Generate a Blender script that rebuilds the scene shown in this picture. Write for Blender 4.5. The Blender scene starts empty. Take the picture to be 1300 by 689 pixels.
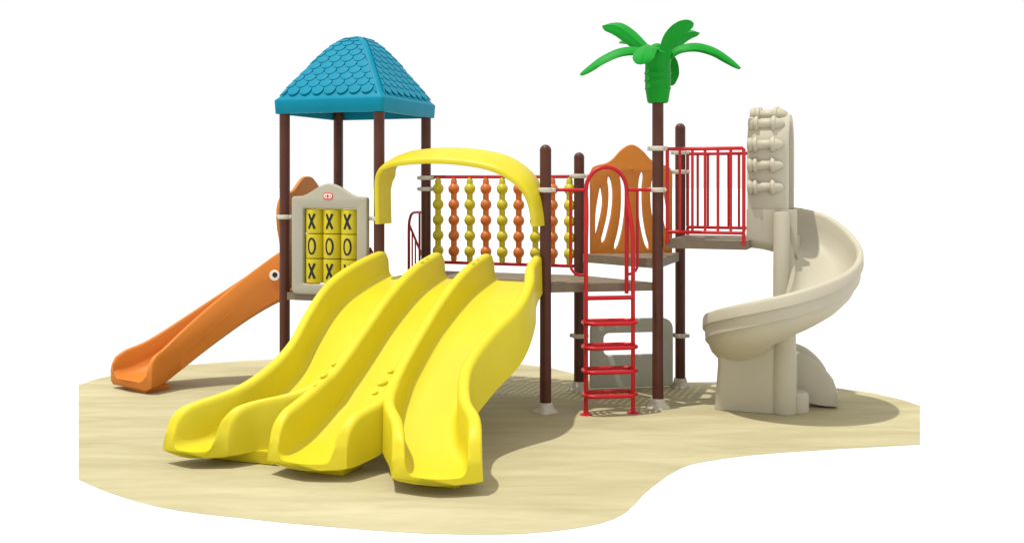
import bpy, bmesh, math, random
from mathutils import Vector, Matrix
random.seed(7)
PI = math.pi
scene = bpy.context.scene
COL = scene.collection

# ------------------------------------------------------------------ camera numbers and site grid
F, HY, CH = 1307.97, 231.89, 2.28           # focal length in photo pixels, horizon row, eye height in metres
YAW = .3563
OX, OY = -1.4042, 10.8883
UX, UY = math.cos(YAW), -math.sin(YAW)      # along the row of decks
VX, VY = math.sin(YAW), math.cos(YAW)       # away from the viewer
BAY, WIDE = 1.16, 1.854
AX, AY = math.sin(YAW + PI/3), math.cos(YAW + PI/3)

def P(U, V, z=0.):
    return Vector((OX + U*UX + V*VX, OY + U*UY + V*VY, z))
UD = Vector((UX, UY, 0)); VD = Vector((VX, VY, 0)); ZD = Vector((0, 0, 1))
SITE = P(1.5, 0, 0)
p1, p2, p3, p4 = P(-BAY, 0), P(-BAY, BAY), P(0, 0), P(0, BAY)
p5, p6 = P(WIDE, 0), P(WIDE, BAY)
p7 = p5 + Vector((AX, AY, 0))*BAY
p8 = p6 + Vector((AX, AY, 0))*BAY

def on_ground(px, py, z=0.):
    d = (CH - z)*F/(py - HY)
    return Vector(((px - 650)*d/F, d, z))

# ------------------------------------------------------------------ materials
def mat(name, col, rough=.4, var=.06, scale=3., bump=.02, bscale=40., spec=.3, coat=0.):
    m = bpy.data.materials.new(name); m.use_nodes = True
    nt = m.node_tree; b = nt.nodes['Principled BSDF']
    tc = nt.nodes.new('ShaderNodeTexCoord')
    n = nt.nodes.new('ShaderNodeTexNoise'); n.inputs['Scale'].default_value = scale; n.inputs['Detail'].default_value = 5
    nt.links.new(tc.outputs['Object'], n.inputs['Vector'])
    r = nt.nodes.new('ShaderNodeValToRGB')
    r.color_ramp.elements[0].position = .3; r.color_ramp.elements[1].position = .7
    r.color_ramp.elements[0].color = tuple(c*(1-var) for c in col) + (1,)
    r.color_ramp.elements[1].color = tuple(min(1, c*(1+var)) for c in col) + (1,)
    nt.links.new(n.outputs['Fac'], r.inputs['Fac']); nt.links.new(r.outputs['Color'], b.inputs['Base Color'])
    b.inputs['Roughness'].default_value = rough
    b.inputs['Specular IOR Level'].default_value = spec
    b.inputs['Coat Weight'].default_value = coat
    if bump:
        n2 = nt.nodes.new('ShaderNodeTexNoise'); n2.inputs['Scale'].default_value = bscale; n2.inputs['Detail'].default_value = 3
        nt.links.new(tc.outputs['Object'], n2.inputs['Vector'])
        bp = nt.nodes.new('ShaderNodeBump'); bp.inputs['Strength'].default_value = bump; bp.inputs['Distance'].default_value = .02
        nt.links.new(n2.outputs['Fac'], bp.inputs['Height']); nt.links.new(bp.outputs['Normal'], b.inputs['Normal'])
    return m

M = dict(
    yellow=mat('yellow_plastic', (.61, .515, .016), .45, .03),
    hood=mat('yellow_hood_plastic', (.575, .48, .016), .42, .03),
    beadY=mat('yellow_bead', (.52, .45, .018), .4, .04),
    beadO=mat('orange_bead', (.56, .145, .022), .4, .04),
    blue=mat('blue_roof', (.0, .205, .315), .5, .05, spec=.12),
    orange=mat('orange_slide', (.575, .18, .020), .48, .04),
    orangeP=mat('orange_panel', (.54, .18, .020), .5, .06),
    cream=mat('cream_plastic', (.45, .413, .315), .5, .03),
    creamP=mat('cream_panel', (.38, .36, .285), .5, .03),
    clamp=mat('pale_clamp', (.52, .49, .41), .45, .05, bump=.1),
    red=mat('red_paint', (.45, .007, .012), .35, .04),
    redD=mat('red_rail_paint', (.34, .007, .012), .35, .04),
    brown=mat('brown_post', (.085, .027, .016), .38, .12, 6, spec=.22),
    deck=mat('deck_coating', (.20, .155, .105), .65, .10, 8, .1, 90),
    green=mat('green_leaf_plastic', (.004, .26, .018), .5, .08, 5, spec=.15),
    grey=mat('grey_panel', (.43, .43, .36), .55, .04),
    white=mat('white_enamel', (.8, .8, .8), .35, 0.),
    black=mat('black_enamel', (.012, .012, .014), .35, 0.),
    redE=mat('red_emblem', (.62, .03, .04), .4, 0.),
)

def sand_material():
    m = bpy.data.materials.new('sand_mat_surface'); m.use_nodes = True
    nt = m.node_tree; b = nt.nodes['Principled BSDF']; L = nt.links.new
    tc = nt.nodes.new('ShaderNodeTexCoord')
    def noise(sc, rot, scale, detail, dist=0.):
        mp = nt.nodes.new('ShaderNodeMapping'); mp.inputs['Scale'].default_value = sc; mp.inputs['Rotation'].default_value = (0, 0, rot)
        L(tc.outputs['Object'], mp.inputs['Vector'])
        n = nt.nodes.new('ShaderNodeTexNoise'); n.inputs['Scale'].default_value = scale; n.inputs['Detail'].default_value = detail
        n.inputs['Distortion'].default_value = dist; n.inputs['Roughness'].default_value = .6
        L(mp.outputs['Vector'], n.inputs['Vector']); return n
    a = noise((.34, 1.3, 1), .22, .8, 6, 1.4)
    c = noise((.5, 2.8, 1), .24, 1.6, 6, .9)
    g = noise((1, 1, 1), 0, 60, 3)
    r1 = nt.nodes.new('ShaderNodeValToRGB'); e = r1.color_ramp.elements
    e[0].position = .30; e[0].color = (.365, .322, .185, 1)
    e[1].position = .68; e[1].color = (.475, .43, .27, 1)
    x = e.new(.5); x.color = (.425, .38, .228, 1)
    L(a.outputs['Fac'], r1.inputs['Fac'])
    r2 = nt.nodes.new('ShaderNodeValToRGB'); e = r2.color_ramp.elements
    e[0].position = .35; e[0].color = (.90, .89, .85, 1); e[1].position = .65; e[1].color = (1.06, 1.06, 1.06, 1)
    L(c.outputs['Fac'], r2.inputs['Fac'])
    mx = nt.nodes.new('ShaderNodeMix'); mx.data_type = 'RGBA'; mx.blend_type = 'MULTIPLY'; mx.inputs['Factor'].default_value = 1
    L(r1.outputs['Color'], mx.inputs['A']); L(r2.outputs['Color'], mx.inputs['B'])
    L(mx.outputs['Result'], b.inputs['Base Color'])
    b.inputs['Roughness'].default_value = .85; b.inputs['Specular IOR Level'].default_value = .2
    bp = nt.nodes.new('ShaderNodeBump'); bp.inputs['Strength'].default_value = .12; bp.inputs['Distance'].default_value = .01
    L(g.outputs['Fac'], bp.inputs['Height']); L(bp.outputs['Normal'], b.inputs['Normal'])
    return m
M['sand'] = sand_material()

# ------------------------------------------------------------------ object helpers
WORLD = {}      # object name -> world origin
def empty(name, loc):
    o = bpy.data.objects.new(name, None); COL.objects.link(o); o.location = loc
    o.empty_display_size = .3; WORLD[o.name] = Vector(loc); return o

def build(name, bm, m, parent=None, label=None, smooth=40, origin=None):
    """links a bmesh (world coordinates) as one mesh object with its origin at its own base"""
    bmesh.ops.recalc_face_normals(bm, faces=bm.faces[:])
    if origin is None:
        xs = [v.co.x for v in bm.verts]; ys = [v.co.y for v in bm.verts]; zs = [v.co.z for v in bm.verts]
        origin = Vector(((min(xs)+max(xs))/2, (min(ys)+max(ys))/2, min(zs)))
    origin = Vector(origin)
    bmesh.ops.translate(bm, verts=bm.verts[:], vec=-origin)
    me = bpy.data.meshes.new(name); bm.to_mesh(me); bm.free()
    for x in (m if isinstance(m, (list, tuple)) else [m]): me.materials.append(x)
    me.polygons.foreach_set('use_smooth', [True]*len(me.polygons))
    me.set_sharp_from_angle(angle=math.radians(smooth))
    o = bpy.data.objects.new(name, me); COL.objects.link(o)
    base = Vector((0, 0, 0))
    if parent is not None:
        o.parent = parent; base = WORLD[parent.name]
    o.location = origin - base; WORLD[o.name] = origin
    if label: o['label'] = label
    return o

def dup(src, origin, parent, label=None):
    o = src.copy(); COL.objects.link(o); o.parent = parent
    o.location = Vector(origin) - WORLD[parent.name]; WORLD[o.name] = Vector(origin)
    if 'label' in o and label is None: del o['label']
    if label: o['label'] = label
    return o

def catmull(pts, n=8):
    pts = [Vector(p) for p in pts]; out = []
    ext = [2*pts[0]-pts[1]] + pts + [2*pts[-1]-pts[-2]]
    for i in range(1, len(ext)-2):
        a, b, c, d = ext[i-1:i+3]
        for k in range(n):
            t = k/n
            out.append(.5*((2*b) + (c-a)*t + (2*a-5*b+4*c-d)*t*t + (3*b-a-3*c+d)*t**3))
    out.append(pts[-1]); return out

def loft(bm, rings, closed=True, caps=True, mi=0):
    """rings: list of lists of points with equal length"""
    vs = [[bm.verts.new(p) for p in r] for r in rings]; n = len(vs[0])
    for a, b in zip(vs, vs[1:]):
        for i in range(n if closed else n-1):
            j = (i+1) % n
            try: f = bm.faces.new((a[i], a[j], b[j], b[i])); f.material_index = mi
            except ValueError: pass
    if caps and closed:
        f = bm.faces.new(vs[0]); f.material_index = mi
        f = bm.faces.new(list(reversed(vs[-1]))); f.material_index = mi
    return vs

def tube(bm, pts, r, seg=12, cyclic=False, caps=True, mi=0):
    pts = [Vector(p) for p in pts]; n = len(pts); rings = []
    up = None
    for i, p in enumerate(pts):
        if cyclic: t = (pts[(i+1) % n] - pts[i-1]).normalized()
        elif i == 0: t = (pts[1]-p).normalized()
        elif i == n-1: t = (p-pts[i-1]).normalized()
        else: t = (pts[i+1]-pts[i-1]).normalized()
        if up is None:
            up = t.orthogonal().normalized()
        up = (up - t*up.dot(t)).normalized(); side = t.cross(up)
        rr = r(i/(n-1)) if callable(r) else r
        rings.append([p + (up*math.cos(2*PI*k/seg) + side*math.sin(2*PI*k/seg))*rr for k in range(seg)])
    if cyclic: rings.append(rings[0])
    loft(bm, rings, True, caps and not cyclic, mi)
    if cyclic: bmesh.ops.remove_doubles(bm, verts=bm.verts[:], dist=1e-5)

def lathe(bm, prof, c, seg=24, axis=ZD, mi=0):
    axis = Vector(axis).normalized(); a = axis.orthogonal().normalized(); b = axis.cross(a); c = Vector(c)
    rings = [[c + axis*z + (a*math.cos(2*PI*k/seg) + b*math.sin(2*PI*k/seg))*max(r, 1e-4) for k in range(seg)] for r, z in prof]
    loft(bm, rings, True, True, mi)

def box(bm, c, ax, ay, az, bev=0., mi=0):
    """c centre; ax, ay, az full-size vectors"""
    c, ax, ay, az = map(Vector, (c, ax, ay, az)); vs = []
    for k in (-.5, .5):
        for j in (-.5, .5):
            for i in (-.5, .5): vs.append(bm.verts.new(c + ax*i + ay*j + az*k))
    fs = [bm.faces.new([vs[q] for q in f]) for f in ((0,2,3,1),(4,5,7,6),(0,1,5,4),(2,6,7,3),(0,4,6,2),(1,3,7,5))]
    for f in fs: f.material_index = mi
    if bev:
        bmesh.ops.bevel(bm, geom=list({e for f in fs for e in f.edges}), offset=bev, segments=3, profile=.5, affect='EDGES')

def sphere(bm, c, rx, ry, rz, ax=UD, ay=VD, az=ZD, nu=16, nv=10, mi=0):
    rings = []
    for j in range(nv+1):
        a = -PI/2 + PI*j/nv; cr = max(math.cos(a), 1e-3)
        rings.append([Vector(c) + ax*rx*cr*math.cos(2*PI*k/nu) + ay*ry*cr*math.sin(2*PI*k/nu) + az*rz*math.sin(a) for k in range(nu)])
    loft(bm, rings, True, True, mi)

def plate(bm, outer, holes, th, bev, org, a_dir, b_dir, smooth_outer=False, mi=0):
    """flat panel cut with holes: points (a, b) along a_dir, b_dir; thickness th centred on org"""
    cu = bpy.data.curves.new('outline', 'CURVE'); cu.dimensions = '2D'; cu.fill_mode = 'BOTH'
    cu.extrude = max(th/2 - bev, 1e-4); cu.bevel_depth = bev; cu.bevel_resolution = 2; cu.offset = -bev
    for loop in [outer] + list(holes):
        s = cu.splines.new('POLY'); s.points.add(len(loop)-1); s.use_cyclic_u = True
        for q, (x, y) in zip(s.points, loop): q.co = (x, y, 0, 1)
    ob = bpy.data.objects.new('outline', cu); me = bpy.data.meshes.new_from_object(ob)
    n = Vector(a_dir).cross(Vector(b_dir)).normalized()
    mt = Matrix((( a_dir[0], b_dir[0], n[0], org[0]), (a_dir[1], b_dir[1], n[1], org[1]), (a_dir[2], b_dir[2], n[2], org[2]), (0, 0, 0, 1)))
    me.transform(mt)
    for p in me.polygons: p.material_index = mi
    k = len(bm.faces); bm.from_mesh(me)
    bm.faces.ensure_lookup_table()
    for f in bm.faces[k:]: f.material_index = mi
    bpy.data.objects.remove(ob); bpy.data.curves.remove(cu); bpy.data.meshes.remove(me)
    bmesh.ops.remove_doubles(bm, verts=bm.verts[:], dist=1e-5)

def rrect(x0, y0, x1, y1, r, n=6):
    out = []
    for cx, cy, a0 in ((x1-r, y1-r, 0), (x0+r, y1-r, PI/2), (x0+r, y0+r, PI), (x1-r, y0+r, 1.5*PI)):
        for k in range(n+1):
            a = a0 + PI/2*k/n; out.append((cx+r*math.cos(a), cy+r*math.sin(a)))
    return out

def interp(x, xs, ys):
    if xs[0] > xs[-1]: xs, ys = xs[::-1], ys[::-1]
    if x <= xs[0]: return ys[0]
    for i in range(len(xs)-1):
        if x <= xs[i+1]:
            t = (x-xs[i])/(xs[i+1]-xs[i]); return ys[i]*(1-t)+ys[i+1]*t
    return ys[-1]

def sinterp(x, xs, ys):
    """smooth (cubic Hermite) interpolation"""
    if xs[0] > xs[-1]: xs, ys = xs[::-1], ys[::-1]
    if x <= xs[0]: return ys[0]
    if x >= xs[-1]: return ys[-1]
    n = len(xs)
    def m(i):
        if i == 0: return (ys[1]-ys[0])/(xs[1]-xs[0])
        if i == n-1: return (ys[-1]-ys[-2])/(xs[-1]-xs[-2])
        return (ys[i+1]-ys[i-1])/(xs[i+1]-xs[i-1])
    for i in range(n-1):
        if x <= xs[i+1]:
            h = xs[i+1]-xs[i]; t = (x-xs[i])/h
            return ((2*t**3-3*t*t+1)*ys[i] + (t**3-2*t*t+t)*h*m(i) + (-2*t**3+3*t*t)*ys[i+1] + (t**3-t*t)*h*m(i+1))

# ------------------------------------------------------------------ the setting
bm = bmesh.new()
S = 400
bm.faces.new([bm.verts.new(v) for v in ((-S, -S, -.0024), (S, -S, -.0024), (S, S, -.0024), (-S, S, -.0024))])
o = build('floor', bm, mat('white_backdrop_floor', (.66, .66, .66), .9, 0., bump=0, spec=0.)); o['kind'] = 'structure'
o['label'] = 'plain white studio floor around the sand coloured base'

mat_px = [(99.7, 488), (125, 480), (155, 473.5), (190, 468), (230, 463.5), (290, 458.5), (354, 455), (420, 453), (500, 453), (580, 456),
          (660, 461.7), (700, 467), (729, 474), (790, 480), (856, 484), (920, 487), (1000, 489), (1061, 492), (1108, 498.5), (1145, 507), (1168, 514.5),
          (1168, 563.7), (1120, 566.3), (1061, 569.5), (992, 574), (950, 577.5), (923, 581), (897, 585), (877, 589), (867, 592.5), (858, 597), (849, 602), (840, 608.5),
          (828, 617.5), (817, 627), (806, 639), (794, 650), (779, 658), (761, 664), (742, 668), (720, 671.3), (697, 674), (669, 676.3), (635, 677.8), (600, 678),
          (540, 676.5), (480, 673), (420, 668), (360, 662.8), (305.5, 656.8), (265, 652.5), (230, 648), (203, 643), (178, 637), (156, 630.5), (136, 623.6), (117, 616), (99.7, 608)]
bm = bmesh.new()
outl = [on_ground(x, y) for x, y in mat_px]
c0 = sum(outl, Vector())/len(outl)
plate(bm, [(v.x-c0.x, v.y-c0.y) for v in outl], [], .0016, 0., Vector((c0.x, c0.y, -.0008)), Vector((1, 0, 0)), Vector((0, 1, 0)))
o = build('ground', bm, M['sand']); o['kind'] = 'structure'; o['label'] = 'pale sand coloured play surface with faint streaks'

# ------------------------------------------------------------------ the play structure: one bolted thing
T = empty('playground_set', SITE)
T['label'] = 'large playground set with blue roof, yellow triple slide and cream spiral slide'
T['category'] = 'playground set'

# posts ------------------------------------------------------------
RP = .057
def ring_bm(c, z, ear):
    b = bmesh.new()
    lathe(b, [(RP+.001, -.024), (RP+.016, -.024), (RP+.021, -.014), (RP+.021, .014), (RP+.016, .024), (RP+.001, .024)], c + ZD*z, 28)
    for s in (-1, 1):
        box(b, c + ZD*z + ear*s*(RP+.030), ear*.034, Vector(ear).cross(ZD)*.05, ZD*.040, .007)
        lathe(b, [(.009, -.034), (.009, .034)], c + ZD*z + ear*s*(RP+.032), 8, Vector(ear).cross(ZD))
    return b
clamp0 = None; shoe0 = None; cap0 = None
def post(pos, top, clamps, label, cap=True, shoe=True):
    global clamp0, shoe0, cap0
    b = bmesh.new(); lathe(b, [(RP, .03), (RP, top - (.045 if cap else 0))], pos, 28)
    o = build('post', b, M['brown'], T, label)
    for z in clamps:
        if clamp0 is None: clamp0 = build('clamp', ring_bm(pos, z, UD), M['clamp'], o, origin=pos+ZD*z)
        else: dup(clamp0, pos+ZD*z, o)
    if shoe:
        if shoe0 is None:
            b = bmesh.new(); seg = 32; rings = []
            for r, z, am in ((.060, .10, 0), (.066, .102, 0), (.070, .09, .0), (.074, .055, .05), (.088, .028, .12), (.106, .012, .16), (.108, .001, .16)):
                rings.append([pos + Vector((math.cos(2*PI*k/seg), math.sin(2*PI*k/seg), 0))*r*(1+am*math.cos(8*PI*k/seg+.6)) + ZD*z for k in range(seg)])
            loft(b, rings)
            for k in range(4):
                a = 2*PI*k/4 - .15; lathe(b, [(.012, 0), (.012, .016), (.006, .022)], pos + Vector((math.cos(a), math.sin(a), 0))*.098 + ZD*.012, 8)
            shoe0 = build('shoe', b, M['clamp'], o, origin=pos)
        else: dup(shoe0, pos, o)
    if cap:
        if cap0 is None:
            b = bmesh.new(); lathe(b, [(RP+.0005, -.01)] + [((RP+.001)*math.cos(a), (RP+.001)*math.sin(a)) for a in [PI/2*k/7 for k in range(8)]], pos+ZD*(top-.055), 28)
            cap0 = build('cap', b, M['brown'], o, origin=pos+ZD*(top-.055))
        else: dup(cap0, pos+ZD*(top-.055), o)
    return o
post(p5, 2.655, [2.207], None)
post(p1, 3.14, [1.905], None, cap=False)
post(p2, 3.14, [1.9], None, cap=False)
post(p3, 3.14, [1.9, 1.25], None, cap=False)
post(p4, 3.14, [2.335, 2.205], None, cap=False)
post(p6, 2.61, [2.352, .60], None)
pp7 = post(p7, 3.2, [2.625, 2.207], 'tallest brown post, topped with a green plastic palm crown', cap=False)
post(p8, 2.94, [2.615, 2.40, .575], None)

# decks ------------------------------------------------------------
def hole_deck(name, poly, top, thick, pitch=.075, hole=.013, margin=.085, label=None):
    """perforated plate with folded edges; poly = corner points"""
    c = sum(poly, Vector())/len(poly); loc = [((q-c).dot(UD), (q-c).dot(VD)) for q in poly]
    def inside(x, y, mg):
        n = len(loc)
        for i in range(n):
            x0, y0 = loc[i]; x1, y1 = loc[(i+1) % n]; dx, dy = x1-x0, y1-y0; l = math.hypot(dx, dy)
            if (dx*(y-y0)-dy*(x-x0))/l*sgn < mg: return False
        return True
    area = sum(loc[i][0]*loc[(i+1) % len(loc)][1]-loc[(i+1) % len(loc)][0]*loc[i][1] for i in range(len(loc)))
    sgn = 1 if area > 0 else -1
    holes = []; N = int(1.2/pitch)+1
    for i in range(-N, N+1):
        for j in range(-N, N+1):
            x, y = i*pitch, j*pitch
            if inside(x, y, margin): holes.append([(x+hole*math.cos(PI*k/3), y+hole*math.sin(PI*k/3)) for k in range(6)])
    b = bmesh.new()
    plate(b, loc, holes, .005, 0., c+ZD*(top-.0025), UD, VD)
    n = len(poly)
    for i in range(n):
        a, d = poly[i], poly[(i+1) % n]; t = (d-a).normalized(); inn = (c-(a+d)/2); inn = (inn-t*inn.dot(t)).normalized()
        L_ = (d-a).length
        box(b, (a+d)/2 + inn*.015 + ZD*(top-.006-thick/2), t*(L_-.004), inn*.03, ZD*thick)
    return build(name, b, M['deck'], T, label, smooth=25)
def shrink(poly, m=.0):
    c = sum(poly, Vector())/len(poly); return [c+(q-c)*(1-m) for q in poly]
g = .012
hole_deck('deck', [P(-BAY-.03, -.03), P(-g, -.03), P(-g, BAY+.03), P(-BAY-.03, BAY+.03)], 1.085, .075)
hole_deck('deck', [P(g, .02), P(WIDE-g, .02), P(WIDE-g, BAY+.03), P(g, BAY+.03)], 1.262, .07)
hole_deck('deck', shrink([p5, p6, p7], .012), 1.268, .075)
hole_deck('deck', shrink([p6, p8, p7], .0), 1.50, .085)
BX0, BX1 = 2.93, 3.74
hole_deck('deck', [P(BX0, .59), P(BX1, .59), P(BX1, 1.73), P(BX0, 1.73)], 1.702, .078, label='highest deck, a brown bridge plate leading to the spiral slide')

# blue roof ------------------------------------------------------------
RC = P(-BAY/2, BAY/2); HS = BAY/2+.085
rz = ([0, .07, .14, .22, .30, .39, .48, .60, .73, .86, .97, 1.0], [3.925, 3.918, 3.90, 3.872, 3.836, 3.772, 3.694, 3.580, 3.452, 3.325, 3.20, 3.17])
def roof_z(r): return sinterp(r, rz[0], rz[1])
bm = bmesh.new()
def sq(r, z, cr):     # rounded square ring
    out = []; h = HS*r; c = min(cr, h*.9)
    for (sx, sy, a0) in ((1, 1, 0), (-1, 1, PI/2), (-1, -1, PI), (1, -1, 1.5*PI)):
        for k in range(7):
            a = a0+PI/2*k/6; out.append(RC + UD*(sx*(h-c)+c*math.cos(a)) + VD*(sy*(h-c)+c*math.sin(a)) + ZD*z)
    return out
rings = [sq(.93, 3.03, .05), sq(.995, 3.03, .05), sq(1.0, 3.035, .05), sq(1.012, 3.165, .05), sq(1.008, 3.18, .05)]
for k in range(1, 31):
    r = 1-k/30; r = max(r, .004); rings.append(sq(r*.995, roof_z(r)+.006, .05 + .25*max(0, .35-r)))
loft(bm, rings, True, False)
loft(bm, [sq(.93, 3.03, .05), sq(.93, 3.12, .05), sq(.02, 3.55, .05)], True, False)   # hollow underside
# fish-scale shingles raised on the four faces
sw, rows = .150, 11
for n_, t_ in ((-VD, UD), (UD, VD), (VD, -UD), (-UD, -VD)):
    for row in range(rows):
        r0 = .955 - row*.072
        half = HS*r0; lim = half-.058
        if lim < .05: continue
        k0 = int(lim/sw)+2
        for k in range(-k0, k0+1):
            cx = (k + (.5 if row % 2 else 0))*sw
            if abs(cx) - sw*.5 > lim - .02: continue
            pts_top = []; outline = []
            na = 12
            for i in range(na+1):
                a = PI*i/na; x = -math.cos(a); y = .35+.65*math.sin(a)**.8 if 0 < i < na else .35
                outline.append((x*.48*sw, y))
            outline = [(-.48*sw, 0.)] + outline + [(.48*sw, 0.)]
            top, base = [], []
            for x, y in outline:
                rr = r0 - .108 + y*.108               # y=1 is the lower, outer edge
                xx = max(-(HS*rr-.052), min(HS*rr-.052, cx+x))
                if HS*rr-.052 < 0: xx = 0
                q = RC + n_*HS*rr + t_*xx + ZD*(roof_z(rr)+.008)
                nn = (n_*.72+ZD*.69)
                top.append(q + nn*(.003+.012*y)); base.append(q + nn*(.003+.002*y))
            vt = [bm.verts.new(q) for q in top]; vb = [bm.verts.new(q) for q in base]
            cen = bm.verts.new(sum(top, Vector())/len(top) + (n_*.72+ZD*.69)*.004)
            for i in range(len(vt)):
                j = (i+1) % len(vt)
                try:
                    bm.faces.new((vt[i], vt[j], cen)); bm.faces.new((vt[i], vb[i], vb[j], vt[j]))
                except ValueError: pass
build('roof', bm, M['blue'], T, smooth=50)

# yellow triple slide ------------------------------------------------------------
zv = [-2.9, -2.65, -2.35, -2.0, -1.6, -1.1, -.55, 0, .12]
zt_ = [.43, .49, .60, .76, .98, 1.25, 1.46, 1.57, 1.575]
def ztop(V): return sinterp(V, zv, zt_)
D12 = [(.68, .06), (.68, -1.0), (.68, -1.9), (.66, -2.2)]
D23 = [(1.232, .06), (1.232, -1.0), (1.24, -1.9), (1.28, -2.2)]
lanes = [
    ([(.03, .06), (.0, -.45), (-.05, -.9), (-.0, -1.4), (.07, -1.8), (.04, -2.15), (-.06, -2.42), (-.25, -2.64), (-.40, -2.84)],
     D12[:1] + [(.68, -.5), (.68, -1.0), (.68, -1.5), (.68, -1.9), (.66, -2.18), (.50, -2.42), (.22, -2.60), (.075, -2.80)], 0),
    ([(.68, .06), (.68, -.5), (.68, -1.0), (.68, -1.5), (.68, -1.9), (.66, -2.15), (.63, -2.36), (.59, -2.6), (.57, -2.82)],
     [(1.232, .06), (1.232, -.5), (1.232, -1.0), (1.235, -1.5), (1.245, -1.9), (1.28, -2.18), (1.29, -2.40), (1.20, -2.60), (1.15, -2.80)], .003),
    ([(1.232, .06), (1.232, -.5), (1.232, -1.0), (1.235, -1.5), (1.245, -1.9), (1.28, -2.16), (1.36, -2.42), (1.55, -2.66), (1.69, -2.90)],
     [(1.765, .06), (1.84, -.4), (1.96, -.8), (1.99, -1.2), (1.87, -1.6), (1.83, -1.95), (1.96, -2.3), (2.13, -2.52), (2.24, -2.76)], 0),
]
def smooth_path(pts, n):
    c = catmull([(a, b, 0) for a, b in pts], 10); m = len(c)-1
    return [c[0].lerp(c[0], 0) if False else (lambda x: c[min(int(x), m-1)].lerp(c[min(int(x), m-1)+1], x-min(int(x), m-1)))(i) for i in [m*(q/n) for q in range(n+1)]]
def lane(bm, Lp, Rp, lift):
    N = 96; A = smooth_path(Lp, N); B = smooth_path(Rp, N); rings = []
    for i in range(N+1):
        s = i/N; a, b = A[i], B[i]
        zl, zr_ = ztop(a.y)+lift, ztop(b.y)+lift
        vm = (a.y+b.y)/2
        fl = sinterp(vm, [-2.95, -2.72, -2.52, -2.35, -2.0, -1.6, -1.1, -.55, 0, .12], [.135, .140, .185, .265, .45, .67, .945, 1.165, 1.285, 1.29])
        da = (a-A[-1]).length; db = (b-B[-1]).length
        def endh(d, zz, R=.17):
            if d >= R: return zz
            return fl + .02 + (zz-fl-.02)*(.42+.58*math.sqrt(max(0, 1-(1-d/R)**2)))
        zl, zr_ = endh(da, zl), endh(db, zr_)
        d0 = i/N*2.9
        if d0 < .08:
            q = .75+.25*math.sqrt(max(0, 1-(1-d0/.08)**2)); zl = fl+(zl-fl)*q; zr_ = fl+(zr_-fl)*q
        w = (b-a).length; dr = (b-a)/w
        bowf = max(0, (s-.78)/.22)**2*.09
        fwd = Vector((dr.y, -dr.x, 0))
        if fwd.y > 0: fwd = -fwd
        und = .11 if s < .6 else .11-.06*((s-.6)/.4)
        pr = []
        def half(zt, sgn):
            h = [(-.058, fl-und+.02), (-.056, fl+.02), (-.050, zt-.05), (-.045, zt-.024), (-.030, zt-.007), (0, zt), (.030, zt-.007), (.045, zt-.024), (.052, zt-.05)]
            h += [(.054, fl+.11), (.058, fl+.065), (.068, fl+.032), (.086, fl+.011), (.112, fl+.001)]
            out = []
            lo = fl+.01
            for k_, (x, z) in enumerate(h):
                if 2 <= k_ <= 9: z = max(z, lo+(.001*(9-abs(k_-5))))
                if k_ == 9: z = min(z, max(zt-.06, lo))
                if 10 <= k_ <= 12: z = min(z, max(zt-.06, fl+.005+(.003*(12-k_))))
                out.append((x, z))
            return out
        left = half(zl, 1); right = half(zr_, -1)
        for x, z in left: pr.append((x/w, z))
        for t in (.3, .4, .5, .6, .7): pr.append((t, fl))
        for x, z in reversed(right): pr.append((1-x/w, z))
        pr += [(1-.0/w, fl-und), (.75, fl-und), (.5, fl-und), (.25, fl-und), (0., fl-und)]
        ring = []
        for t, z in pr:
            q = a + (b-a)*t + fwd*bowf*math.sin(PI*max(0, min(1, t)))
            ring.append(P(q.x, q.y, z))
        rings.append(ring)
    # rounded nose: one more, slightly shrunken ring
    last = rings[-1]; prev = rings[-2]; nose = []
    cz = sum(p.z for p in last)/len(last)
    for p, q in zip(last, prev):
        d = (p-q).normalized(); nose.append(Vector((p.x+d.x*.014, p.y+d.y*.014, cz+(p.z-cz)*.93)))
    rings.append(nose)
    loft(bm, rings, True, True)
bm = bmesh.new()
for Lp, Rp, lift in lanes: lane(bm, Lp, Rp, lift)
# moulded drip-shaped bumps beside the dividers
for U0, V0, r_ in ((.60, -2.02, .034), (.595, -2.17, .044), (.585, -2.30, .028), (1.15, -2.06, .034), (1.15, -2.21, .044), (1.15, -2.34, .028), (.655, -.42, .022), (.655, -.30, .018), (1.205, -.42, .022), (1.205, -.30, .018)):
    zz = ztop(V0) + (.0 if V0 < -1 else .008)
    sphere(bm, P(U0+.045, V0, zz-.012), r_*.75, r_*1.7, r_*.6)
slide = build('triple_slide', bm, M['yellow'], T, 'wide yellow slide with three side by side lanes that part at the bottom', smooth=60)
for (u0, u1, v0, v1) in ((-.22, .42, -2.60, -2.34), (.74, 1.10, -2.68, -2.36), (1.68, 2.06, -2.68, -2.36)):
    b = bmesh.new(); rings = []
    for z, k in ((.0, -.01), (.015, 0), (.115, .02)):
        rings.append([P(u0-k, v0-k, z), P(u1+k, v0-k, z), P(u1+k, v1+k, z), P(u0-k, v1+k, z)])
    loft(b, rings); bmesh.ops.bevel(b, geom=b.edges[:], offset=.008, segments=2, affect='EDGES')
    build('foot', b, M['yellow'], slide)

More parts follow.
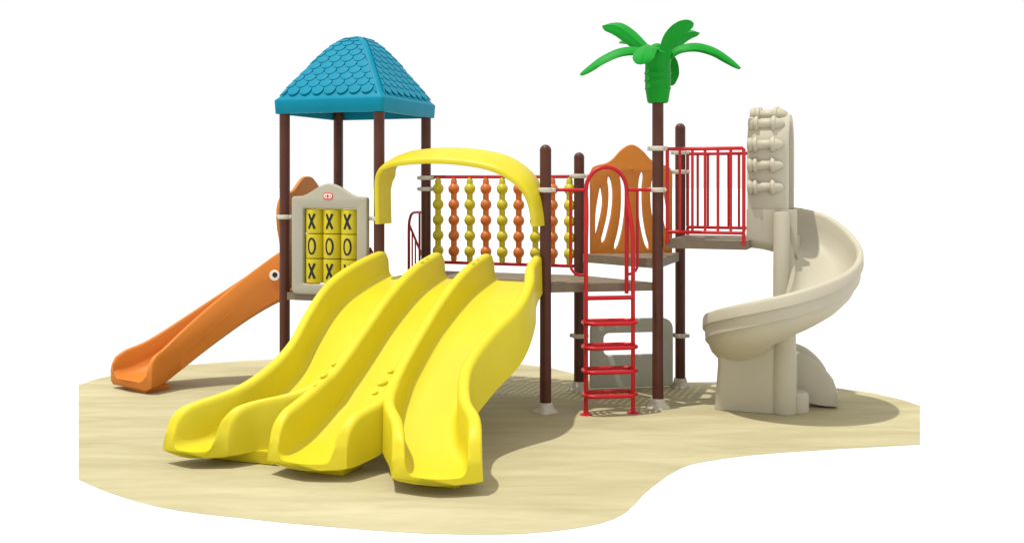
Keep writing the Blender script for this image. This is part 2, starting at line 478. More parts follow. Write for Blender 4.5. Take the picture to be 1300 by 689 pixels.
# yellow hood over the slide entrance ------------------------------------------------------------
hood = [(.085, 1.85), (.078, 2.1), (.080, 2.27), (.105, 2.365), (.17, 2.425), (.30, 2.465), (.50, 2.485), (.72, 2.492), (.96, 2.48), (1.20, 2.45), (1.40, 2.40), (1.56, 2.32), (1.68, 2.22), (1.75, 2.10), (1.785, 1.95), (1.795, 1.85)]
hp = catmull([(a, b, 0) for a, b in hood], 8)
bm = bmesh.new(); rings = []; n = len(hp)
for i, q in enumerate(hp):
    t = (hp[min(i+1, n-1)]-hp[max(i-1, 0)]).normalized(); nn = Vector((-t.y, t.x, 0))      # points outward (up at top)
    s = i/(n-1); up = max(0, nn.y)
    half = .145 + .035*up; th = .034
    tilt = .21*up**2 + .05*max(0, nn.x) - .20*max(0, -nn.x)*up         # back edge rises over the opening
    prof = []
    for k in range(20):
        a = 2*PI*k/20; ca, sa = math.cos(a), math.sin(a)
        x = half*(abs(ca)**.35)*(1 if ca > 0 else -1); y = th*(abs(sa)**.45)*(1 if sa > 0 else -1)
        prof.append((x, y))
    ring = []
    for x, y in prof:
        crown = .022*(1-(x/half)**2)*(1 if y > 0 else .6)
        off = y + crown + (x+half)*tilt*1.7
        pt = Vector((q.x, q.y, 0)) + nn*off
        ring.append(P(pt.x, -.06 + x, pt.y))
    rings.append(ring)
loft(bm, rings)
build('hood', bm, M['hood'], T, 'curved yellow hood arching over the slide entrance', smooth=60)

# bead panel ------------------------------------------------------------
bz0, bz1 = 1.362, 2.346
bm = bmesh.new()
e = .01
tube(bm, [P(.03, BAY, bz0+e), P(.03, BAY, bz1-e), P(.03+e, BAY, bz1), P(WIDE-.03-e, BAY, bz1), P(WIDE-.03, BAY, bz1-e), P(WIDE-.03, BAY, bz0+e), P(WIDE-.03-e, BAY, bz0), P(.03+e, BAY, bz0)], .019, cyclic=True)
bp_ = build('bead_panel', bm, M['red'], T, 'red rail panel with yellow and orange strings of large beads')
def bead_bm(c):
    b = bmesh.new(); pr = [(.022, 0), (.022, .045)]
    z0 = .045; pitch = .177
    z = z0; nb = 5; r = .065; nk = .035
    pr = [(.020, 0), (.028, .012), (nk, .03)]
    for k in range(nb):
        cz = .125 + k*.178
        for j in range(-5, 6):
            a = j/5*1.08; pr.append((r*math.cos(a) if abs(j) < 5 else nk, cz + r*math.sin(a)*1.0))
    pr += [(nk, .935), (.026, .95), (.020, .968)]
    lathe(b, pr, c, 20); return b
by = bo = None
strings = [.155+.1985*k for k in range(9)]
for k, U0 in enumerate(strings):
    c = P(U0, BAY, bz0+.008)
    if k % 2 == 0:
        if by is None: by = build('bead_string', bead_bm(c), M['beadY'], bp_, 'yellow string of five beads', origin=c)
        else: dup(by, c, bp_, 'yellow string of five beads')
    else:
        if bo is None: bo = build('bead_string', bead_bm(c), M['beadO'], bp_, 'orange string of five beads', origin=c)
        else: dup(bo, c, bp_, 'orange string of five beads')

# tic tac toe panel ------------------------------------------------------------
PU0, PU1, PZ0 = -1.035, -.112, 1.075
cu = (PU0+PU1)/2; hw = (PU1-PU0)/2
def ttt_outline():
    r = .06; pts = []
    for k in range(7): a = 1.5*PI+PI/2*k/6; pts.append((hw-r+r*math.cos(a), r+r*math.sin(a)))
    sh = 1.055
    for k in range(5): a = PI/2*k/4; pts.append((hw-.03+.03*math.cos(a), sh-.03+.03*math.sin(a)))
    for k in range(1, 14):
        t = k/14; x = (hw-.05)*(1-t)-(hw-.05)*t
        x = .38*(1-2*t); y = sh + .14*(.5+.5*math.cos(PI*x/.38))
        pts.append((x, y))
    for k in range(5): a = PI/2+PI/2*k/4; pts.append((-hw+.03+.03*math.cos(a), sh-.03+.03*math.sin(a)))
    for k in range(7): a = PI+PI/2*k/6; pts.append((-hw+r+r*math.cos(a), r+r*math.sin(a)))
    return pts
cw, chh = .2135, .263
win = (-.315, .115, .338, .925)
bm = bmesh.new()
plate(bm, ttt_outline(), [list(reversed(rrect(win[0], win[1], win[2], win[3], .02)))], .075, .018, P(cu, -.03, PZ0), UD, ZD)
tt = build('noughts_and_crosses_panel', bm, M['creamP'], T, 'cream gable topped panel with three rows of turning yellow cylinders', smooth=20)
# pieces (yellow cylinders with a black mark wrapped on them)
def wrap(b, c, r, quads, rot, mi):
    for quad in quads:
        vs = []
        for x, z in quad:
            a = x/r + rot; d = -VD*math.cos(a) + UD*math.sin(a)
            vs.append(b.verts.new(c + d*r + ZD*z))
        f = b.faces.new(vs); f.material_index = mi
def strip(pts, w, n=6):
    """thick stroke along pts -> list of quads"""
    out = []; L_ = []
    for i, p in enumerate(pts):
        a = pts[max(i-1, 0)]; d = pts[min(i+1, len(pts)-1)]
        t = Vector((d[0]-a[0], d[1]-a[1])).normalized(); nn = Vector((-t.y, t.x))
        L_.append((Vector(p)+nn*w/2, Vector(p)-nn*w/2))
    for (a, b_), (c, d) in zip(L_, L_[1:]): out.append([tuple(a), tuple(c), tuple(d), tuple(b_)])
    return out
for row in range(3):
    for k in range(3):
        cx = cu - .004 + (k-1)*(cw+.004); z0 = PZ0+.122 + (2-row)*(chh+.005)
        c = P(cx, .045, z0); b = bmesh.new(); r = cw/2
        lathe(b, [(r-.008, 0), (r-.001, .004), (r, .010), (r, chh-.012), (r-.001, chh-.006), (r-.008, chh-.002)], c, 40)
        q = []; hgt = .082; wd = .036 if row != 1 else .036
        cz = chh/2
        if row != 1:
            for s in (-1, 1): q += strip([(s*(-wd+2*wd*t/8), cz-hgt+2*hgt*t/8) for t in range(9)], .027)
        else:
            q += strip([(.040*math.cos(2*PI*t/28), cz+hgt*math.sin(2*PI*t/28)) for t in range(29)], .022)
        wrap(b, c, r+.0015, q, .10, 1)
        o = build('turning_cylinder', b, [M['hood'], M['black']], tt, 'yellow cylinder marked with a black ' + ('O' if row == 1 else 'X'), origin=c)
# emblem
bm = bmesh.new(); ec = P(cu-.005, -.03-.0385, 2.135)
plate(bm, rrect(-.062, -.036, .062, .036, .033), [], .004, .0005, ec, UD, ZD, mi=0)
plate(bm, rrect(-.050, -.025, .050, .025, .023), [], .004, .0005, ec-VD*.003, UD, ZD, mi=1)
plate(bm, rrect(-.012, -.018, .012, .018, .010), [], .004, .0005, ec-VD*.006, UD, ZD, mi=0)
for s in (-1, 1): plate(bm, rrect(s*.030-.005, -.014, s*.030+.005, .014, .004), [], .004, .0005, ec-VD*.006, UD, ZD, mi=0)
build('emblem', bm, [M['redE'], M['white']], tt, 'small red and white oval badge')

# orange entrance panel and curved orange slide ------------------------------------------------------------
pts = [(.06, 1.10), (.06, 1.55), (.0, 1.80), (-.005, 2.0), (.06, 2.12), (.17, 2.155), (.30, 2.20), (.42, 2.29), (.52, 2.345), (.66, 2.345), (.76, 2.29), (.88, 2.20), (1.0, 2.15), (1.09, 2.1), (1.13, 2.0), (1.12, 1.8), (1.10, 1.55), (1.10, 1.10)]
sm = [(v.x, v.y) for v in catmull([(a, b, 0) for a, b in pts], 5)]
arch = [(.30+.0, 1.10), (.30, 1.60)] + [(.58+.28*math.cos(PI-PI*k/12), 1.62+.28*math.sin(PI*k/12)) for k in range(13)] + [(.86, 1.60), (.86, 1.10)]
bm = bmesh.new()
poly = [(a, b-1.09) for a, b in sm]; hole = [(a, b-1.09+.03) for a, b in arch]
plate(bm, poly, [hole], .05, .014, P(-BAY-.085, 0, 1.09), VD, ZD)
build('entrance_panel', bm, M['orangeP'], T, 'wavy orange panel at the top of the orange slide', smooth=20)

E0, E1, E2, E3 = P(-BAY-.02, .58), Vector((-3.02, 12.00, 0)), Vector((-3.80, 11.80, 0)), Vector((-4.17, 11.27, 0))
def bez(t): return E0*(1-t)**3 + E1*3*t*(1-t)**2 + E2*3*t*t*(1-t) + E3*t**3
def dbez(t): return ((E1-E0)*(1-t)**2 + (E2-E1)*2*t*(1-t) + (E3-E2)*t*t).normalized()
bm = bmesh.new(); rings = []; N = 70
for i in range(N+1):
    t = i/N; c = bez(t); d = dbez(t); nl = Vector((-d.y, d.x, 0))       # rider's left, towards the viewer
    fl = sinterp(t, [0, .12, .3, .5, .7, .85, .95, 1], [1.11, 1.07, .87, .60, .335, .175, .125, .12])
    ht = sinterp(t, [0, .12, .25, .45, .7, .9, 1], [.45, .45, .42, .385, .35, .30, .27])
    dend = (1-t)*2.1
    if dend < .16: ht *= .55+.45*math.sqrt(max(0, 1-(1-dend/.16)**2))
    hw_ = sinterp(t, [0, .3, .75, 1], [.26, .245, .27, .36]); inn = .03*max(0, 1-t*5)
    und = sinterp(t, [0, .8, 1], [.12, .10, .075])
    prof = [(-hw_+.06, fl-und), (-hw_+.0, fl-und+.03), (-hw_-.015, fl+ht*.45), (-hw_+inn, fl+ht-.03), (-hw_+.01+inn, fl+ht-.008), (-hw_+.03+inn, fl+ht), (-hw_+.05+inn, fl+ht-.008), (-hw_+.06+inn, fl+ht-.03),
            (-hw_+.055, fl+ht*.5), (-hw_+.075, fl+.07), (-hw_+.11, fl+.025), (-hw_+.16, fl+.003), (0, fl)]
    full = prof + [(-x, z) for x, z in reversed(prof[:-1])]
    bow = max(0, (t-.9)/.1)**2*.06
    rings.append([Vector((c.x, c.y, 0)) + nl*(-x) + d*bow*math.cos(PI/2*max(-1, min(1, x/hw_))) + ZD*z for x, z in full])
loft(bm, rings)
# moulded folds on both outer sides
for sgn in (-1, 1):
    for k, (z0, z1) in enumerate(((.42, .16), (.26, .05))):
        pp = []
        for i in range(10, 62):
            t = i/N; c = bez(t); d = dbez(t); nl = Vector((-d.y, d.x, 0))
            fl = sinterp(t, [0, .12, .3, .5, .7, .85, .95, 1], [1.11, 1.07, .87, .60, .335, .175, .125, .12])
            hw_ = sinterp(t, [0, .3, .75, 1], [.26, .245, .27, .36])
            f = (i-10)/52; pp.append(Vector((c.x, c.y, 0)) + nl*sgn*(hw_+.002) + ZD*(fl + z0*(1-f)*.6 + z1*f*.6))
        tube(bm, pp, lambda s: .003+.009*math.sin(PI*s), 8)
# head end: rounded cheeks round the entrance
osl = build('curved_slide', bm, M['orange'], T, 'orange curved slide with a cartoon eye at its top', smooth=60)
b = bmesh.new(); c = bez(.955)
d = dbez(.955); nl = Vector((-d.y, d.x, 0)); cc = Vector((c.x, c.y, 0)) - d*.10
box(b, cc + ZD*.032, d*.30, nl*.46, ZD*.064, .012)
build('foot', b, M['orange'], osl)
for sgn in (1, -1):
    t = .165; c = bez(t); d = dbez(t); nl = Vector((-d.y, d.x, 0))*sgn
    b = bmesh.new(); ec = Vector((c.x, c.y, 0)) + nl*.258 + ZD*1.235
    lathe(b, [(.060, -.02), (.060, .010), (.056, .014)], ec, 32, nl, 0)
    lathe(b, [(.030, .013), (.029, .017)], ec + ZD*.006 - d*.004, 24, nl, 1)
    build('eye', b, [M['white'], M['black']], osl)

# ladder and its handrails ------------------------------------------------------------
LD = Vector((AX, AY, 0)); LN = Vector((AY, -AX, 0))       # along p5->p7, outward (towards the viewer)
def LW(s, n, z): return Vector((p5.x, p5.y, 0)) + LD*s + LN*n + ZD*z
sl, sr = .372, .850         # stile positions along the edge
nf = .17
b = bmesh.new()
def arc(c, r, a0, a1, n, fx):
    return [fx(c[0]+r*math.cos(a0+(a1-a0)*k/n), c[1]+r*math.sin(a0+(a1-a0)*k/n)) for k in range(n+1)]
lad = None
# arch handle
b = bmesh.new(); mid = (sl+sr)/2; hr = (sr-sl)/2-.03
pp = [LW(mid-hr, .045, 1.17)] + [LW(mid-hr, .045, z) for z in (1.5, 1.8, 2.05)] + arc((mid, 2.21), 1, PI, 0, 16, lambda x, z: LW(mid+(x-mid)*hr, .045, 2.21+(z-2.21)*.225)) + [LW(mid+hr, .045, z) for z in (2.05, 1.8, 1.5)] + [LW(mid+hr, .045, 1.17)]
tube(b, pp, .0215, 14)
# side rails from the posts with drooping loops
for s0, s1, sg in ((.06, mid-hr, 1), (BAY-.06, mid+hr, -1)):
    tube(b, [LW(s0, 0, 2.207), LW(s0+(s1-s0)*.5, .01, 2.207), LW(s1, .040, 2.207)], .017)
    xs = s0+(s1-s0)*.56
    loop = [LW(xs, .012, 2.207), LW(xs, .012, 1.9), LW(xs, .012, 1.6), LW(xs, .012, 1.46)] + [LW(xs+sg*.10*(1-math.cos(a)), .02, 1.46-.10*math.sin(a)) for a in (.35, .7, 1.05, 1.4, 1.57)] + [LW(s1, .04, 1.36)]
    tube(b, loop, .0145)
lad = build('ladder', b, M['red'], T, 'red ladder with arched handle and looped rungs')
for s, sgn in ((sl, -1), (sr, 1)):
    b = bmesh.new()
    top = [LW(mid+sgn*hr, .055, 2.14), LW(mid+sgn*(hr+.005), .085, 2.05), LW(mid+sgn*(hr+.015), .13, 1.93), LW(s-sgn*.005, nf-.01, 1.80), LW(s, nf, 1.68), LW(s, nf, 1.2), LW(s, nf, .6), LW(s, nf, .015)]
    tube(b, catmull(top, 5), .0215, 14)
    build('stile', b, M['red'], lad)
    b = bmesh.new(); lathe(b, [(.062, 0), (.062, .010), (.05, .014), (.026, .018), (.024, .04)], LW(s, nf, 0), 24)
    build('foot_plate', b, M['red'], lad)
for z in (1.145, .905, .665, .43, .195):
    b = bmesh.new()
    if z > 1.1:
        tube(b, [LW(sl, nf, z), LW(sr, nf, z)], .023); build('rung', b, M['red'], lad)
        continue
    fr = .12; bk = .12; e = .018
    pts = [LW(sl-e, nf, z), LW(sl-e+.006, nf+fr*.55, z), LW(sl+.05, nf+fr*.95, z), LW(sl+.12, nf+fr, z), LW(mid, nf+fr, z), LW(sr-.12, nf+fr, z), LW(sr-.05, nf+fr*.95, z), LW(sr+e-.006, nf+fr*.55, z),
           LW(sr+e, nf, z), LW(sr+e-.006, nf-bk*.55, z), LW(sr-.05, nf-bk*.95, z), LW(sr-.12, nf-bk, z), LW(mid, nf-bk, z), LW(sl+.12, nf-bk, z), LW(sl+.05, nf-bk*.95, z), LW(sl-e+.006, nf-bk*.55, z)]
    cyc = catmull(pts + [pts[0]], 4)[:-1]
    tube(b, cyc, .0205, 10, cyclic=True)
    build('rung', b, M['red'], lad)

# orange back panel with curved slots ------------------------------------------------------------
dB = (p8-p6).normalized(); cB = p6 + (p8-p6)*.511
hwB = .405*BAY
def obp():
    out = [(-hwB, 0)]
    prof = [(-1.0, .90), (-.93, .965), (-.80, .99), (-.62, 1.01), (-.45, 1.06), (-.28, 1.145), (-.12, 1.20), (0, 1.215), (.12, 1.20), (.28, 1.145), (.45, 1.06), (.62, 1.01), (.80, .99), (.93, .965), (1.0, .90)]
    sm = catmull([(x*hwB, y, 0) for x, y in prof], 4)
    return [(hwB, 0)] + [(v.x, v.y) for v in reversed(sm)] + [(-hwB, 0)]
def slot(pts, w0):
    c = catmull([(a, b, 0) for a, b in pts], 6); n = len(c); L_, R_ = [], []
    for i, q in enumerate(c):
        t = (c[min(i+1, n-1)]-c[max(i-1, 0)]).normalized(); nn = Vector((-t.y, t.x, 0)); s = i/(n-1)
        w = w0*min(1, (.32+2.2*math.sin(PI*s)**.8))/2 if w0 < .05 else w0*math.sin(PI*(s*.96+.02))/2
        L_.append((q.x+nn.x*w, q.y+nn.y*w)); R_.append((q.x-nn.x*w, q.y-nn.y*w))
    return L_ + R_[::-1]
half_slots = [([(-.345, .875), (-.350, .70), (-.372, .50), (-.398, .26)], .062), ([(-.255, 1.00), (-.232, .80), (-.245, .55), (-.285, .33), (-.325, .16)], .046), ([(-.115, 1.06), (-.095, .85), (-.10, .55), (-.135, .28), (-.185, .075)], .046)]
holes = []
for pts, w in half_slots:
    pts = [(x*1.03, y*.86) for x, y in pts]
    holes.append(slot(pts, w)); holes.append([(-x, y) for x, y in reversed(slot(pts, w))])
bm = bmesh.new()
plate(bm, obp(), holes, .045, .010, cB + ZD*1.485 - Vector((0, 0, 0)), dB, ZD)
b2 = Vector((dB.y, -dB.x, 0))
lathe(bm, [(.014, 0), (.014, .03), (.008, .034)], cB + ZD*2.43 + b2*.0, 12, b2)
build('barrier_panel', bm, M['orangeP'], T, 'orange panel with fan of curved slots and a humped top', smooth=20)

# grey crawl panel with a window at ground level ------------------------------------------------------------
bm = bmesh.new()
def r4(x0, y0, x1, y1, rb, rt):
    return [(x0+rb*(1-math.sin(a)), y0+rb*(1-math.cos(a))) for a in [PI/2*(1-k/4) for k in range(5)]] + [(x1-rb*(1-math.sin(a)), y0+rb*(1-math.cos(a))) for a in [PI/2*k/4 for k in range(5)]] + \
           [(x1-rt*(1-math.cos(a)), y1-rt*(1-math.sin(a))) for a in [PI/2*k/6 for k in range(7)]] + [(x0+rt*(1-math.cos(a)), y1-rt*(1-math.sin(a))) for a in [PI/2*(1-k/6) for k in range(7)]]
plate(bm, r4(-hwB, 0, hwB+.005, .755, .015, .12), [rrect(-hwB+.15, .355, hwB-.145, .60, .06)], .07, .016, cB + ZD*.022, dB, ZD)
build('window_panel', bm, M['grey'], T, 'low grey panel with a wide window opening, standing at ground level under the decks', smooth=20)

# palm crown ------------------------------------------------------------
pc = Vector((p7.x, p7.y, 0))
bm = bmesh.new()
lathe(bm, [(.062, 3.085), (.095, 3.085), (.106, 3.098), (.126, 3.22), (.134, 3.232), (.128, 3.246), (.130, 3.30), (.138, 3.312), (.131, 3.326), (.131, 3.372), (.139, 3.385), (.130, 3.40), (.128, 3.47), (.138, 3.54), (.15, 3.585), (.12, 3.62), (.05, 3.655), (.004, 3.665)], pc, 32)
sphere(bm, pc + Vector((-.01, 0, 3.63)), .075, .075, .06)
palm = build('palm_crown', bm, M['green'], pp7, 'bright green plastic palm crown with curved leaves', smooth=45)
def leaf(path, wmax, w_side=None, pw=5, th=.016, fold=.28):
    path = catmull([pc + Vector(q) for q in path], 7); n = len(path); b = bmesh.new(); rings = []
    for i, q in enumerate(path):
        t = (path[min(i+1, n-1)]-path[max(i-1, 0)]).normalized(); s = i/(n-1)
        side = Vector(w_side).normalized() if w_side else t.cross(Vector((0, 0, 1)))
        side = (side - t*side.dot(t)).normalized(); nn = side.cross(t)
        if nn.z < 0: nn = -nn
        w = wmax*min(1, .5+1.3*s-.9*s*s if s < .7 else 1)*max(.06, (1-min(s, .999)**pw)**.55)
        r = []; th_ = th; th = th_*max(.25, min(1, w/wmax*1.3))
        K = 8
        for k in range(K+1):
            x = -1+2*k/K; r.append(q + side*x*w - nn*(x*x*w*fold) + nn*th*(1-x*x)**.5 + nn*(.010 if k == K//2 else 0))
        for k in range(K, -1, -1):
            x = -1+2*k/K; r.append(q + side*x*w*.97 - nn*(x*x*w*fold) - nn*(th*(1-x*x)**.5+.005))
        rings.append(r); th = th_
    loft(b, rings)
    return build('leaf', b, M['green'], palm, smooth=50)
# paths relative to the post foot (x right, y away, z height)
leaf([(-.06, -.02, 3.55), (-.20, -.03, 3.62), (-.38, -.05, 3.61), (-.56, -.07, 3.53), (-.70, -.08, 3.43), (-.79, -.09, 3.36)], .095, pw=2.0, fold=.7)
leaf([(-.05, .05, 3.58), (-.16, .10, 3.68), (-.28, .16, 3.80), (-.40, .22, 3.885), (-.535, .30, 3.905)], .095, w_side=(.55, .2, .62))
leaf([(-.02, .10, 3.58), (-.10, .26, 3.70), (-.20, .45, 3.78), (-.32, .62, 3.78)], .10)
leaf([(-.04, -.06, 3.58), (-.10, -.18, 3.62), (-.17, -.36, 3.60), (-.22, -.54, 3.50), (-.25, -.62, 3.41)], .12)
leaf([(.03, -.09, 3.40), (.05, -.10, 3.56), (.09, -.12, 3.70), (.16, -.14, 3.79), (.245, -.15, 3.84), (.335, -.16, 3.865)], .080, w_side=(.80, .1, -.45), pw=6)
leaf([(.06, .08, 3.56), (.17, .18, 3.68), (.28, .28, 3.79), (.38, .34, 3.84), (.49, .38, 3.845)], .085, w_side=(.45, -.2, -.62), pw=2.5)
leaf([(.07, -.01, 3.52), (.20, -.02, 3.63), (.38, -.02, 3.665), (.56, -.02, 3.62), (.72, -.02, 3.52), (.83, -.02, 3.43)], .090, pw=2.0, fold=.7)
leaf([(.05, .06, 3.55), (.12, .20, 3.60), (.17, .32, 3.54), (.20, .40, 3.42), (.21, .42, 3.30)], .10)

# bridge rails ------------------------------------------------------------
def guard_rail(V0, bars, zt, zb, ext):
    b = bmesh.new()
    u0, u1, e = bars[0], bars[-1], .012
    tube(b, [P(u0, V0, zb+e), P(u0, V0, zt-e), P(u0+e, V0, zt), P(u1-e, V0, zt), P(u1, V0, zt-e), P(u1, V0, zb+e), P(u1-e, V0, zb), P(u0+e, V0, zb)], .018, cyclic=True)
    o = build('guard_rail', b, M['red'], T)
    for k, U0 in enumerate(bars):
        b = bmesh.new(); lo = zb
        endb = k in ext
        if endb: lo = 1.665
        tube(b, [P(U0, V0, lo), P(U0, V0, zt if not endb else zb)], .018 if endb else .014)
        build('bar', b, M['red'], o)
n_ = 7
guard_rail(.57, [2.958+.1265*k for k in range(7)], 2.618, 1.785, (0, 6))
guard_rail(1.745, [2.94+.113*k for k in range(7)], 2.60, 1.785, (0, 6))
bm = bmesh.new()

# spiral slide ------------------------------------------------------------
SC = P(4.05, .85); RO = .775
th0 = math.degrees(YAW)             # the entry leaves along the deck row
def rim_z(a): return sinterp(a, [-5, 20, 50, 70, 90, 135, 180, 225, 270, 315, 360, 390, 415], [2.03, 2.02, 1.95, 1.83, 1.70, 1.47, 1.29, 1.13, .97, .78, .66, .55, .42])
bm = bmesh.new(); rings = []
A0, A1, N = 8, 412, 150
for i in range(N+1):
    a = A0+(A1-A0)*i/N; ab = min(a, 372); run = max(0, a-372)/40*.52; ra = math.radians(ab)
    out = Vector((math.sin(ra), math.cos(ra), 0)); rz_ = rim_z(a)
    fl = sinterp(a, [0, 40, 90, 180, 270, 360, 400, 415], [1.70, 1.60, 1.36, .95, .63, .28, .12, .10])
    dend = (A1-a)/40*.52
    end = 1.0
    if dend < .30: rz_ = fl + (rz_-fl)*(.22+.78*math.sqrt(max(0, 1-(1-dend/.30)**2)))
    h = rz_-fl
    flare = .06*max(0, (a-370)/40)**2
    ro = RO + flare
    hi = min(h*.55, .20) * (1 if a > 60 else .5+.5*a/60)
    dp = max(.07, .11 - .04*max(0, (a-340)/70))
    tuck = max(0, min(1, (a-20)/40))
    kx = max(0, min(1, (a-335)/45)); kx = kx*kx*(3-2*kx); hi = hi*(1-kx)+(h-.01)*kx; xi = .15*kx
    prof = [(.075+xi, fl+hi-.03*kx), (.095+xi, fl+hi+.006), (.13+xi, fl+hi-.02), (.145+xi*.95, fl+hi*.4), (.185+xi*.8, fl+.03), (.25+xi*.7, fl), (.42, fl-.004), (.52, fl+.01), (.60, fl+.05), (.655, fl+.12), (ro-.085, fl+max(.14, h*.62)), (ro-.070, rz_-.035), (ro-.060, rz_-.008), (ro-.035, rz_+.006),
            (ro-.010, rz_-.002), (ro, rz_-.025), (ro+.002, rz_-.112), (ro-.020, rz_-.117), (ro-.022, rz_-.14), (ro-.026, rz_-.230), (ro-.050, rz_-.236), (ro-.054, rz_-.26),
            (ro-.085, rz_-.33), (ro-.16, rz_-.40), (ro-.24, min(rz_-.44, fl-.05)), (.42, fl-dp-.02), (.2+xi*.7, fl-dp-.02), (.085+xi, fl-dp-.01)]
    prof2 = []
    for k, (r, z) in enumerate(prof):
        if 16 <= k <= 24: z = max(z, fl-dp + .006*(24-k)*(1 if a > 330 else 1)) if a > 340 else z
        prof2.append((r, max(z, .012)))
    bow = .05*max(0, (a-395)/17)**2
    rings.append([Vector((SC.x, SC.y, 0)) + Vector((out.y, -out.x, 0))*run + out*r + ZD*z + Vector((out.y, -out.x, 0))*bow*math.sin(PI*min(1, max(0, r/ro))) for r, z in prof2])
loft(bm, rings)
sp = build('spiral_slide', bm, M['cream'], T, 'cream spiral slide winding once round its pole', smooth=50)
# centre pole
b = bmesh.new(); lathe(b, [(.095, 0.02), (.085, .5), (.080, 1.95), (.07, 1.99)], SC, 28)
build('centre_pole', b, M['cream'], sp)
# pedestal below the left turn
b = bmesh.new(); rings = []
def ped(u0, u1, v0, v1, z, rl=.06, rr=.09):
    out = []
    for (cx, cy, r, a0) in ((u1-rr, v1-rr, rr, 0), (u0+rl, v1-rl, rl, PI/2), (u0+rl, v0+rl, rl, PI), (u1-rr, v0+rr, rr, 1.5*PI)):
        for k in range(8):
            a = a0+PI/2*k/7; out.append(P(cx+r*math.cos(a), cy+r*math.sin(a), z))
    return out
for z, k in ((.004, .0), (.03, -.004), (.25, -.02), (.45, -.035), (.60, -.03), (.66, -.05)):
    rings.append(ped(3.40-k, 4.02, .70, 1.18, z))
loft(b, rings)
for z0 in (0,):
    lathe(b, [(.12, .003), (.12, .30), (.11, 1.0), (.10, 1.1)], P(4.08, .80), 28)
    lathe(b, [(.128, .003), (.128, .16), (.11, .20), (.04, .22)], P(4.18, .92), 28)
build('pedestal', b, M['cream'], sp)
# entry arch with moulded bolts
AU0, AU1, AC, AR = 3.70, 4.105, 1.275, .335
zs = 2.655; zb = 1.66
def arch_ring(u, ro_, zbot):
    pts = [P(u, AC-ro_, zbot)] + [P(u, AC-ro_, zbot+(zs-zbot)*k/6) for k in range(1, 6)]
    pts += [P(u, AC+ro_*math.cos(PI-PI*k/24), zs+ro_*math.sin(PI*k/24)) for k in range(25)]
    pts += [P(u, AC+ro_, zbot+(zs-zbot)*k/6) for k in range(5, -1, -1)]
    return pts
b = bmesh.new()
o1 = [(AU0, AR-.012), (AU0+.012, AR), (AU1-.012, AR), (AU1, AR-.012), (AU1, AR-.068), (AU1-.012, AR-.078), (AU0+.012, AR-.078), (AU0, AR-.068), (AU0, AR-.012)]
rings = [arch_ring(u, r, 2.01) for u, r in o1]
loft(b, rings, closed=False, caps=False)
for idx in (0, -1):       # close the two feet of the arch
    vs = [b.verts.new(r[idx]) for r in rings[:-1]]; b.faces.new(vs)
bmesh.ops.remove_doubles(b, verts=b.verts[:], dist=1e-5)
def bolt(c, ax):
    prof = [(.004, -.195), (.060, -.193), (.072, -.182), (.074, -.160), (.066, -.148), (.062, -.140), (.074, -.132), (.080, -.117), (.074, -.100), (.054, -.094), (.048, -.088), (.048, .026), (.054, .032), (.074, .038), (.082, .056), (.076, .074), (.062, .080), (.060, .088), (.050, .116), (.030, .148), (.008, .166)]
    lathe(b, prof, c, 18, ax)
for ang, hh in ((None, 2.235), (None, 2.455), (None, 2.665), (40, 0), (68, 0), (100, 0), (135, 0), (165, 0)):
    if ang is None: cc = P(AU0+.20, AC-AR-.012, hh)
    else:
        a = math.radians(180-ang); cc = P(AU0+.20, AC+(AR+.012)*math.cos(a), zs+(AR+.012)*math.sin(a))
    bolt(cc, UD)
for hh in (2.235, 2.455): bolt(P(AU0+.20, AC+AR+.012, hh), UD)
build('entry_arch', b, M['cream'], sp, 'cream entry arch ribbed with moulded bolt shapes', smooth=45)
# entry box under the arch
b = bmesh.new(); rings = []
def ubox(u, z0, w=.345, zt=2.012, cr=.10, flz=1.735, t=.05):
    o = [(-w, zt), (-w, z0+cr)] + [(-w+cr*(1-math.cos(a)), z0+cr*(1-math.sin(a))) for a in [PI/2*k/6 for k in range(1, 7)]]
    i_ = [(-w+t, zt), (-w+t, flz+.06)] + [(-w+t+.06*(1-math.cos(a)), flz+.06*(1-math.sin(a))) for a in [PI/2*k/4 for k in range(1, 5)]]
    half_out = o; half_in = i_
    pts = half_out + [(-x, z) for x, z in reversed(half_out)] + [(-x, z) for x, z in half_in] + [(x, z) for x, z in reversed(half_in)]
    return [P(u, AC+x, z) for x, z in pts]
for u, z0 in ((3.695, 1.625), (3.71, 1.615), (3.85, 1.60), (3.98, 1.57), (4.10, 1.53), (4.19, 1.50)):
    rings.append(ubox(u, z0, .352 if u < 4.15 else .345))
loft(b, rings)
build('entry_tray', b, M['cream'], sp)

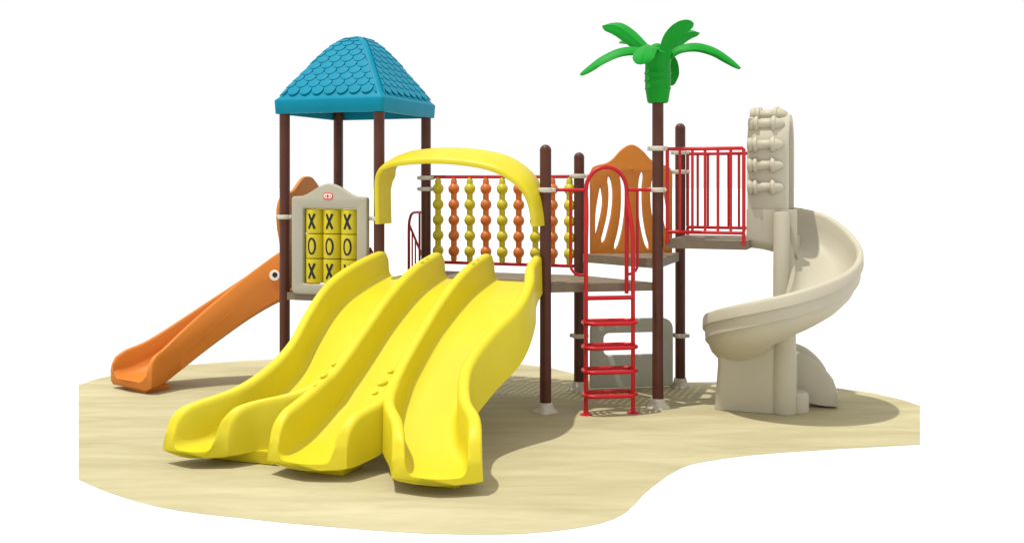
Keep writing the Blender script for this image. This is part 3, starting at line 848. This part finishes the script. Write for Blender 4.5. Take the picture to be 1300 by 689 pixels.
# stairs at the back of the tower, seen between the hood and the post ------------------------------------------------------------
b = bmesh.new()
def HR(U0, pts): return [P(U0, V, z) for V, z in pts]
loop = catmull(HR(-.245, [(1.21, 1.10), (1.21, 1.5), (1.21, 1.72), (1.225, 1.83), (1.28, 1.905), (1.38, 1.925), (1.60, 1.92), (1.72, 1.90)]), 5)
tube(b, loop, .017)
tube(b, HR(-.245, [(1.50, 1.92), (1.50, .72)]), .014)
tube(b, HR(-.245, [(1.21, 1.80), (1.95, .98)]), .014)
for v in (1.30, 1.385, 1.60, 1.70): tube(b, HR(-.245, [(v, 1.80-(v-1.21)*1.108), (v, 1.08-(v-1.21)*.9)]), .010)
tube(b, HR(-.245, [(1.22, 1.06), (2.25, .12)]), .020)
tube(b, HR(-.74, [(1.18, 1.06), (1.18, 1.50), (1.95, .72), (1.95, .42)]), .014)
tube(b, HR(-.74, [(1.22, 1.06), (2.25, .12)]), .020)
for v in (1.35, 1.52, 1.70): tube(b, HR(-.74, [(v, 1.50-(v-1.18)*1.0), (v, 1.0-(v-1.22)*.9)]), .010)
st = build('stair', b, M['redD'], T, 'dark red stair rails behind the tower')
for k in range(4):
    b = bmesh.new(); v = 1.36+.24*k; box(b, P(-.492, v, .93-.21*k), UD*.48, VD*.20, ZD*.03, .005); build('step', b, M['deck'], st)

# ------------------------------------------------------------------ light, world, camera
w = bpy.data.worlds.new('World'); scene.world = w; w.use_nodes = True
bg = w.node_tree.nodes['Background']; bg.inputs['Color'].default_value = (1, 1, 1, 1); bg.inputs['Strength'].default_value = 1.0
sd = bpy.data.lights.new('sun', 'SUN'); sd.energy = 3.4; sd.angle = math.radians(1.0); sd.color = (1.0, .97, .90)
so = bpy.data.objects.new('sun', sd); COL.objects.link(so)
direction = Vector((.27, .13, -1)).normalized()
so.rotation_euler = direction.to_track_quat('-Z', 'Y').to_euler(); so.location = (-4, 6, 12)

cam = bpy.data.cameras.new('camera'); co = bpy.data.objects.new('camera', cam); COL.objects.link(co)
co.location = (0, 0, CH); co.rotation_euler = (PI/2, 0, 0)
cam.sensor_fit = 'HORIZONTAL'; cam.sensor_width = 36; cam.lens = 36*F/1300
cam.shift_y = -(344.5-HY)/1300; cam.clip_end = 1500; cam.clip_start = .1
scene.camera = co
scene.view_settings.view_transform = 'Standard'; scene.view_settings.look = 'None'
scene.view_settings.exposure = 0; scene.view_settings.gamma = 1
